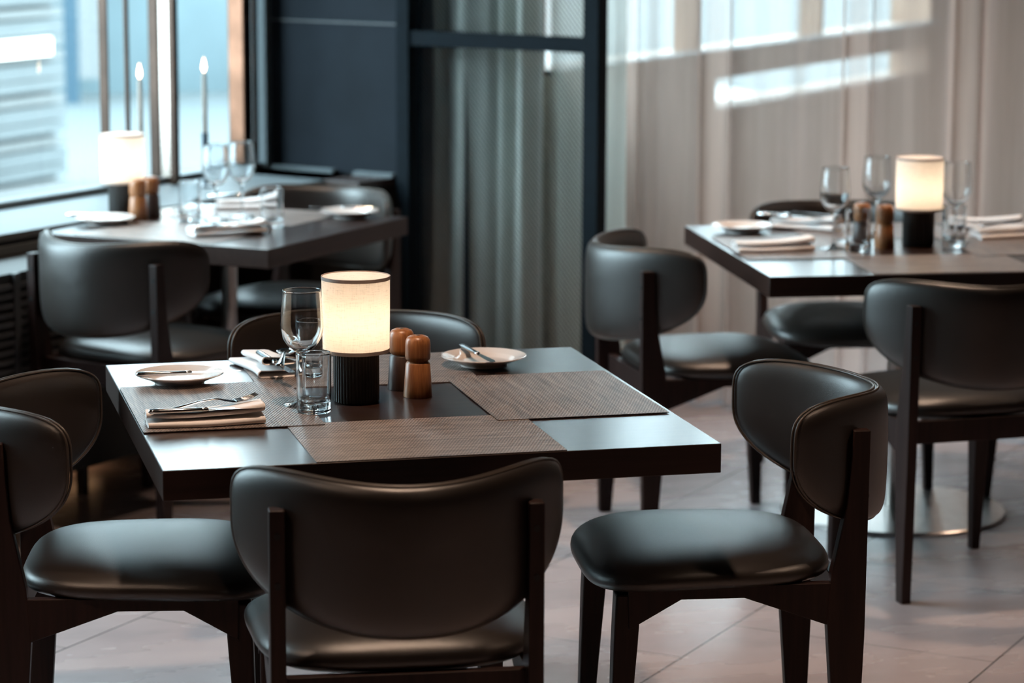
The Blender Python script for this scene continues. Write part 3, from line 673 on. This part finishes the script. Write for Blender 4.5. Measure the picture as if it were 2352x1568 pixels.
# ------------------------------------------------------------------ setting
Ua = D(46.5); U = Vector((math.cos(Ua), math.sin(Ua), 0)); Nn = Vector((-math.sin(Ua), math.cos(Ua), 0)); p0 = Vector((-0.018, 2.82, 0)); Z = Vector((0, 0, 1))
def W2(s, off, z=0): return p0+U*s+Nn*off+Z*z
def wbox(mb, s0, s1, o0, o1, z0, z1): return mb.obox(W2((s0+s1)/2, (o0+o1)/2, (z0+z1)/2), U*(s1-s0)/2, Nn*(o1-o0)/2, Z*(z1-z0)/2)
SK = 2.16; SL = -8.0; OFF = 0.75; ZS = 0.745; ZTOP = 2.75
SW = -2.4
tag(wbox(wbox(wbox(MB(), SL, SK+0.3, OFF, OFF+0.30, 0, ZS-0.002), SL, SK+0.3, OFF, OFF+0.3, ZTOP, 3.0), SL, SW, OFF, OFF+0.3, ZS-0.002, ZTOP).build('wall_left', M['black']), 'dark wall below and above the window', 'wall', kind='structure')
tag(wbox(MB(), SL, SK, 0.33, OFF, ZS-0.022, ZS).build('trim_1', M['white'], bevel=0.002), 'broad white window sill board', 'sill', kind='structure')
tag(wbox(MB(), SL, SK, 0.345, OFF, ZS-0.036, ZS-0.022).build('trim_2', M['groove']), 'grey shadow gap below the sill board', 'trim', kind='structure')
tag(wbox(MB(), SL, SK, 0.33, 0.40, ZS-0.064, ZS-0.036).build('trim_3', M['white'], bevel=0.002), 'white fascia below the sill board', 'trim', kind='structure')
# convector cabinet below the sill
cab = empty('convector_cabinet', W2(0, 0.13)); cab.rotation_euler = (0, 0, Ua)
tag(cab, 'long black slatted convector cabinet standing on small feet below the window sill', 'radiator cabinet')
MB().box(-2.2, 0.82, -0.03, 0.58, 0.075, 0.68).build('housing', M['black'], cab)
gm = MB()
for k in range(14): gm.box(-2.15, 0.79, -0.038, -0.03, 0.30+k*0.026, 0.30+k*0.026+0.013)
gm.build('grille', M['groove'], cab)
for s_ in (-1.6, -0.9, -0.12, 0.31, 0.75): MB().box(s_-0.012, s_+0.012, -0.03, -0.005, 0.0, 0.075).build('foot', M['black'], cab)
for s_ in (-0.75, 0.02, 0.80): MB().box(s_-0.012, s_+0.012, -0.042, -0.03, 0.075, 0.68).build('stile', M['groove'], cab)
# warm strip light hidden under the cabinet
ld = bpy.data.lights.new('under_cabinet_strip', 'AREA'); ld.shape = 'RECTANGLE'; ld.size = 2.7; ld.size_y = 0.05; ld.energy = 0.5; ld.color = (1, 0.55, 0.27)
o = bpy.data.objects.new('under_cabinet_strip', ld); COL.objects.link(o); o.parent = cab; o.location = (-0.7, 0.20, 0.065)

# window 1: glass with steel frame and deep polished mullions
win = empty('window_1', W2(0, OFF)); win.rotation_euler = (0, 0, Ua); tag(win, 'tall window at the left with polished bronze mullions', 'window', kind='structure')
MB().box(SW, SK-0.02, -0.035, 0.03, ZS, ZS+0.022).box(SW, SK-0.02, -0.035, 0.03, ZTOP-0.03, ZTOP).build('window_frame', M['white'], win, bevel=0.002)
MB().box(SW, SK-0.02, -0.036, -0.028, ZS+0.001, ZS+0.008).build('gasket', M['black'], win)
MB().box(SW, SK-0.02, 0.004, 0.010, ZS+0.02, ZTOP-0.03).build('pane', M['pane'], win)
MB().box(1.262-0.004, 1.262+0.004, -0.015, 0.02, ZS+0.001, ZTOP).box(1.262-0.006, 1.262+0.008, -0.096, -0.084, ZS+0.001, ZTOP).build('mullion', M['fin'], win, bevel=0.002)
MB().box(1.525-0.005, 1.525+0.008, -0.02, 0.02, ZS+0.001, ZTOP).box(1.51-0.012, 1.51+0.014, -0.102, -0.078, ZS+0.001, ZTOP).build('mullion', M['fin'], win, bevel=0.003)
MB().box(1.526, 1.532, -0.080, -0.018, ZS+0.001, ZTOP).build('mirror_strip', M['chrome'], win)
MB().box(1.970, 2.020, -0.050, 0.02, ZS+0.001, ZTOP).build('mullion', M['copper'], win, bevel=0.006)
MB().box(2.045, 2.062, -0.045, -0.030, ZS+0.001, ZTOP).build('mullion', M['copper'], win, bevel=0.003)
MB().box(2.10, 2.135, -0.05, 0.03, ZS+0.001, ZTOP).build('jamb', M['white'], win, bevel=0.003)
for s_ in (-0.9,): MB().box(s_-0.03, s_+0.03, -0.06, 0.03, ZS+0.001, ZTOP).build('mullion', M['fin'], win)
# dark wall, ledge
Va = D(-47); V = Vector((math.cos(Va), math.sin(Va), 0)); Vn = Vector((-math.sin(Va), math.cos(Va), 0)); K = Vector((0.918, 4.896, 0))
def W3(t, off, z=0): return K+V*t+Vn*off+Z*z
def vbox(mb, t0, t1, o0, o1, z0, z1): return mb.obox(W3((t0+t1)/2, (o0+o1)/2, (z0+z1)/2), V*(t1-t0)/2, Vn*(o1-o0)/2, Z*(z1-z0)/2)
TL = 0.600; TR = 1.375
tag(vbox(MB(), -0.02, TL, 0.0, 0.12, 0, 3.0).build('wall_back', M['darkwall']), 'dark slate blue wall between window and screen', 'wall', kind='structure')
tag(vbox(MB(), -0.02, TL, -0.006, 0.0, 1.262, 1.268).build('trim_4', M['groove']), 'thin light line across the dark wall', 'trim', kind='structure')
tag(vbox(MB(), -0.02, TL-0.02, -0.22, 0.0, ZS-0.025, ZS).build('trim_5', M['ledge'], bevel=0.002), 'dark ledge along the back wall', 'ledge', kind='structure')
tag(vbox(MB(), 0.02, TL-0.02, -0.20, 0.0, 0.0, ZS-0.025).build('trim_6', M['black']), 'black base below the ledge', 'wall base', kind='structure')
# pale strips that stand in for the bright reflections along the ledge
for a, b in ((0.05, 0.33), (0.42, 0.585)):
    tag(vbox(MB(), a, b, -0.035, -0.002, ZS, ZS+0.012).build('ledge_reflection_1' if a < 0.1 else 'ledge_reflection_2', M['white']), 'thin pale strip standing for a reflection at the back of the ledge', 'trim', kind='structure')
# metal screen: posts, crossbar, expanded mesh
scr = empty('metal_screen', W3(TL, 0)); scr.rotation_euler = (0, 0, Va)
tag(scr, 'blue black steel screen with expanded metal mesh beside the dark wall', 'screen')
Lw = TR-TL
MB().box(0.0, 0.052, -0.03, 0.03, 0, 2.9).build('post', M['darkmetal'], scr, bevel=0.002)
MB().box(Lw-0.03, Lw+0.028, -0.03, 0.03, 0, 2.9).build('post', M['darkmetal'], scr, bevel=0.002)
ZB = 1.222
MB().box(0.052, Lw-0.03, -0.022, 0.022, ZB-0.025, ZB+0.025).build('crossbar', M['darkmetal'], scr, bevel=0.002)
MB().box(0.052, Lw-0.03, -0.022, 0.022, 0.02, 0.07).build('crossbar', M['darkmetal'], scr, bevel=0.002)
mm = MB(); px, pz = 0.0165, 0.0095; x0, x1 = 0.052, Lw-0.03
nx = int((x1-x0)/px); nz = int(2.1/pz)
def seg(a, b, w_=0.0009):
    a, b = Vector(a), Vector(b); d = (b-a).normalized(); n = Vector((-d.z, 0, d.x))*w_
    y = Vector((0, 0.0012, 0)); mm.add([a+n+y, b+n+y, b-n-y, a-n-y], [(0, 1, 2, 3)])
for j in range(nz):
    for i in range(nx):
        xa = x0+i*px; za = 0.07+j*pz
        if j % 2 == 0: seg((xa, 0, za), (xa+px/2, 0, za+pz)); seg((xa+px/2, 0, za+pz), (xa+px, 0, za))
        else: seg((xa, 0, za+pz), (xa+px/2, 0, za)); seg((xa+px/2, 0, za), (xa+px, 0, za+pz))
mo = mm.build('expanded_mesh', M['darkmetal'], scr); mo['kind'] = 'stuff'
# curtains behind the screen
def curtain(name, t0, t1, off, fold, mat, z1=2.85, n=900, z0=0.015):
    vs = []; fs = []; rows = 6
    for j in range(rows+1):
        z = z0+(z1-z0)*j/rows
        for i in range(n+1):
            t = t0+(t1-t0)*i/n; vs.append(W3(t, off+fold(t, z), z))
    for j in range(rows):
        for i in range(n): a = j*(n+1)+i; fs.append((a, a+1, a+n+2, a+n+1))
    return pydata(name, vs, fs, mat, None, True)
def fold1(t, z):
    a = 0.0
    for c, wd, am in ((0.65, 0.020, 0.05), (0.765, 0.035, 0.06), (0.86, 0.016, -0.04), (0.92, 0.016, -0.05), (1.005, 0.022, 0.05)): a -= am*math.exp(-((t-c-0.02*math.sin(z*1.1+c*7)*(c > 0.7) - 0.0)/wd)**2)
    return a+0.006*math.sin(z*2.3+t*9)+0.006*math.sin(t*60)
tag(curtain('drape', 0.55, 1.07, 0.16, fold1, M['drape']), 'grey green drape in deep folds behind the metal mesh screen', 'curtain')
def fold2(t, z):
    a = 0.010*math.sin(t*21)+0.006*math.sin(t*47+0.5)
    for c, wd, am in ((1.28, 0.03, 0.06), (1.619, 0.045, 0.085), (2.137, 0.035, 0.07), (2.513, 0.05, 0.06)):
        a += am*math.exp(-((t-c)/wd)**2)*math.sin((t-c)/wd*2.2)
    return a
tag(curtain('sheer_curtain', 0.93, 3.6, 0.36, fold2, M['sheer']), 'sheer greige curtain hanging to the floor, bright windows shining through it', 'curtain')
tag(curtain('sheer_curtain', 1.065, 1.36, 0.22, lambda t, z: 0.008*math.sin(t*38)+0.004*math.sin(z*2+t*20), M['sheergreen']), 'narrow grey green sheer layer added to brighten the gap between the drape and the right screen post', 'curtain')  # second sheer layer, added to catch front light and brighten this gap
# dark post at the right picture edge
tag(vbox(MB(), 3.02, 3.16, 0.02, 0.10, 0, 2.9).build('trim_9', M['darkmetal'], bevel=0.003), 'dark post at the right edge in front of the sheer curtain', 'post', kind='structure')

# facade with windows behind the sheer curtain
Fa = D(47.7); FU = Vector((math.cos(Fa), math.sin(Fa), 0)); FN = Vector((-math.sin(Fa), math.cos(Fa), 0)); F0 = Vector((2.825, 5.524, 0))
def fbox(mb, s0, s1, o0, o1, z0, z1): return mb.obox(F0+FU*(s0+s1)/2+FN*(o0+o1)/2+Z*(z0+z1)/2, FU*(s1-s0)/2, FN*(o1-o0)/2, Z*(z1-z0)/2)
f0, f1 = -1.48, 2.42
m_ = MB(); fbox(m_, f0, 6.0, 0, 0.2, 0, 0.862); fbox(m_, f0, 6.0, 0, 0.2, 0.985, 1.095); fbox(m_, f1, 6.0, 0, 0.2, 0.862, 2.8); fbox(m_, f0, 6.0, 0, 0.2, 2.7, 3.0); fbox(m_, f0-0.12, f0, 0, 0.2, 0, 3.0); fbox(m_, f0, -0.04, 0, 0.2, 0.862, 0.985)
tag(m_.build('wall_far', M['brownwall']), 'warm brown wall under the far windows behind the sheer curtain', 'wall', kind='structure')
tag(fbox(MB(), f0-0.1, -0.80, -0.02, 0.0, 0, 1.085).build('added_panel', M['greypanel']), 'grey green panel added for the cooler light under the far window behind the screen', 'panel', kind='structure')  # cover added over the brown wall; its colour stands in for less warm light
w2 = empty('window_2', F0); w2.rotation_euler = (0, 0, Fa); tag(w2, 'row of bright windows behind the sheer curtain', 'window', kind='structure')
MB().box(f0, f1, 0.09, 0.095, 1.095, 2.7).box(-0.04, f1, 0.09, 0.095, 0.862, 0.985).build('pane', M['pane'], w2)
for s_ in (-0.125, 1.16): MB().box(s_-0.017, s_+0.017, 0.04, 0.14, 1.095, 2.7).build('mullion', M['brownwall'], w2)
MB().box(f0, f1, -0.06, 0.03, 1.090, 1.104).build('sill', M['white'], w2)

# room shell
a_, b_, c_, d_ = W2(SL, OFF+0.30), W2(SK+0.22, OFF+0.30), W3(0.45, 0.42), F0+FU*(f0-0.12)+FN*0.2
e_ = F0+FU*6.0+FN*0.2
plan = [(a_.x, a_.y), (b_.x, b_.y), (c_.x, c_.y), (d_.x, d_.y), (e_.x, e_.y), (7.1, e_.y), (7.1, -7.1), (a_.x, -7.1)]
tag(MB().prism(plan, 'z', -0.05, 0.0).build('floor', M['floor']), 'large grey brown stone tiles laid diagonally', 'floor', kind='structure')
tag(MB().prism(plan, 'z', 3.0, 3.1).build('ceiling', M['ceiling']), 'dark ceiling', 'ceiling', kind='structure')
tag(MB().box(a_.x, 7.1, -7.1, -7.0, 0, 3.0).build('wall_front', M['backwall']), 'dark brown wall behind the camera', 'wall', kind='structure')
tag(MB().box(7.0, 7.1, -7.1, e_.y, 0, 3.0).build('wall_right', M['backwall']), 'dark brown wall to the right', 'wall', kind='structure')
tag(MB().box(a_.x, a_.x+0.1, -7.1, a_.y, 0, 3.0).build('wall_side', M['backwall']), 'dark brown wall at the far left', 'wall', kind='structure')
tag(MB().prism([(b_.x, b_.y), (c_.x, c_.y), (d_.x+0.02, d_.y), (d_.x-0.06, d_.y-0.08), (W3(0.45, 0.32).x, W3(0.45, 0.32).y), (K.x+0.1, K.y+0.02)], 'z', 0, 3.0).build('wall_corner', M['darkwall']), 'dark wall behind the grey green drape', 'wall', kind='structure')

# ceiling downlights (real fittings in the ceiling)
def make_downlight():
    root = empty('ceiling_downlight')
    MB().lathe([(0.05, 0.0), (0.065, 0.0), (0.065, -0.01), (0.052, -0.008), (0.05, 0.0)], 32, cap=False).build('ring', M['white'], root, smooth=True)
    MB().lathe([(0.0, -0.001), (0.05, -0.001)], 32, cap=False).build('lens', mat_emit('downlight lens', (1, 0.72, 0.45), 4), root, smooth=True)
    return root
dl = Proto(make_downlight())
def downlight(x, y, P, size=85):
    r = dl.put(x, y, 2.999, 0, 'round warm ceiling downlight above the dining room', 'ceiling light', 'ceiling downlights')
    ld = bpy.data.lights.new('downlight_beam', 'SPOT'); ld.energy = P; ld.color = (1, 0.70, 0.50); ld.spot_size = D(size); ld.spot_blend = 0.6; ld.shadow_soft_size = 0.06
    o = bpy.data.objects.new('downlight_beam', ld); COL.objects.link(o); o.parent = r; o.location = (0, 0, -0.03)
for x, y, P in [(2.5, -0.5, 70), (0.45, 0.10, 60), (0.9, -2.2, 30), (2.3, 2.3, 50), (0.5, 3.0, 12), (4.4, 1.4, 50), (2.4, -3.2, 40), (-1.4, -0.6, 30)]: downlight(x, y, P)

# ------------------------------------------------------------------ candles on the sill
def make_candlestick():
    prof = [(0.0, 0.0), (0.042, 0.0), (0.042, 0.006), (0.012, 0.012), (0.006, 0.022), (0.005, 0.118), (0.0105, 0.124), (0.0115, 0.178), (0.010, 0.180), (0.0, 0.180)]
    return MB().lathe(prof, 32).build('candlestick', M['candlestick'], None, smooth=True, auto=40)
def make_candle():
    root = empty('candle')
    MB().lathe([(0.0, 0.0), (0.0095, 0.0), (0.0070, 0.190), (0.004, 0.195), (0.0, 0.194)], 24).build('wax', M['candle'], root, smooth=True, auto=40)
    MB().tube([(0, 0, 0.193), (0, 0, 0.203)], 0.0008, 6).build('wick', M['black'], root)
    MB().lathe([(0.0, 0.197), (0.004, 0.203), (0.0068, 0.212), (0.0055, 0.224), (0.0025, 0.237), (0.0, 0.247)], 20).build('flame', M['flame'], root, smooth=True)
    return root
cs = Proto(make_candlestick()); ca = Proto(make_candle())
for s_, o_, la in ((1.53, 0.55, 'right'), (1.185, 0.55, 'left')):
    P = W2(s_, o_)
    cs.put(P.x, P.y, ZS, 0, 'dark candlestick on the white sill, the %s one of two' % la, 'candlestick', 'candlesticks on the sill')
    ca.put(P.x, P.y, ZS+0.1802, 0, 'burning ivory taper candle on the sill, the %s one of two' % la, 'candle', 'burning taper candles')

# ------------------------------------------------------------------ outside
tag(MB().box(-70, 70, 2, 90, -0.5, -0.4).build('ground', M['snow']), 'snow covered ground outside the windows', 'ground', kind='structure')
slat = simple('pale grey slats', (0.088, 0.10, 0.103), 0.5, noise_amt=0.1, nscale=2); slat2 = simple('white slats', (0.115, 0.118, 0.116), 0.5); dslat = simple('shadow gap slats', (0.055, 0.068, 0.075), 0.6)
bl = empty('slatted_building', (0, 0, 0)); tag(bl, 'pale building with wide horizontal slats outside the left window', 'building')
# its slatted front runs roughly away from us; the edge is seen left of the blue column
A = Vector((0.92, 14.2, 0)); d = Vector((-0.61, -0.79, 0)).normalized(); Ld = 9.0; nn = Vector((-d.y, d.x, 0))   # nn points towards the glass
if nn.x < 0: nn = -nn
mb = MB(); mb.obox(A+d*Ld/2-nn*0.56+Z*3.2, d*Ld/2, nn*0.5, Z*3.65); mb.build('facade', dslat, bl)
for k in range(38):
    z = -0.36+k*0.098; MB().obox(A+d*Ld/2+Z*(z+0.04), d*Ld/2, nn*0.03, Z*(0.026+0.012*((k*7) % 3))).build('slat', slat if k % 3 else slat2, bl)
MB().obox(A+d*1.5+nn*0.05+Z*0.63, d*1.3, nn*0.012, Z*0.055).build('light_strip', mat_emit('facade strip light', (1, 0.93, 0.82), 1.1), bl)
blue = simple('blue glazed column', (0.028, 0.065, 0.095), 0.4); bl2 = simple('pale blue glazed facade', (0.10, 0.138, 0.152), 0.3, noise_amt=0.2, nscale=0.7); wht = simple('white render', (0.17, 0.175, 0.175), 0.6)
def building(name, x0, x1, y0, y1, h, mat, label, z0=-0.4):
    r = empty(name, ((x0+x1)/2, y0, 0)); w_, d_ = (x1-x0)/2, (y1-y0)
    MB().box(-w_, w_, 0, d_, z0, h).build('wall', mat, r)
    n = max(1, int((x1-x0)/1.6))
    for k in range(n):
        for zz in (1.0, 4.2):
            if zz+1.6 < h: MB().box(-w_+(k+0.2)*2*w_/n, -w_+(k+0.75)*2*w_/n, -0.03, 0.01, zz, zz+1.6).build('window', dslat, r)
    return tag(r, label, 'building')
building('blue_pillar', 1.53, 1.66, 21.7, 21.85, 7, blue, 'blue square pillar outside, right of the slatted building')
building('white_kiosk', 1.72, 1.98, 22.3, 22.5, 7, wht, 'white narrow panel building outside, between blue pillar and mullions', z0=-0.2)
building('glass_building', -6, 6.5, 22.9, 28.0, 3.4, bl2, 'pale blue building across the snow')

tm = simple('brightening terrace snow', (0.48, 0.49, 0.49), 0.9, noise_amt=0.04, nscale=0.5)  # extra snow patch, added pale so the far windows look brighter
q0, q1 = F0+FU*-1.4+FN*0.35, F0+FU*9+FN*0.35
tag(MB().prism([(q0.x, q0.y), (q1.x, q1.y), (q1.x-1, q1.y+25), (q0.x+3.4, q0.y+20)], 'z', -0.4, -0.34).build('terrace', tm), 'bright snow added to lighten the view on the terrace outside the far windows', 'terrace', kind='structure')
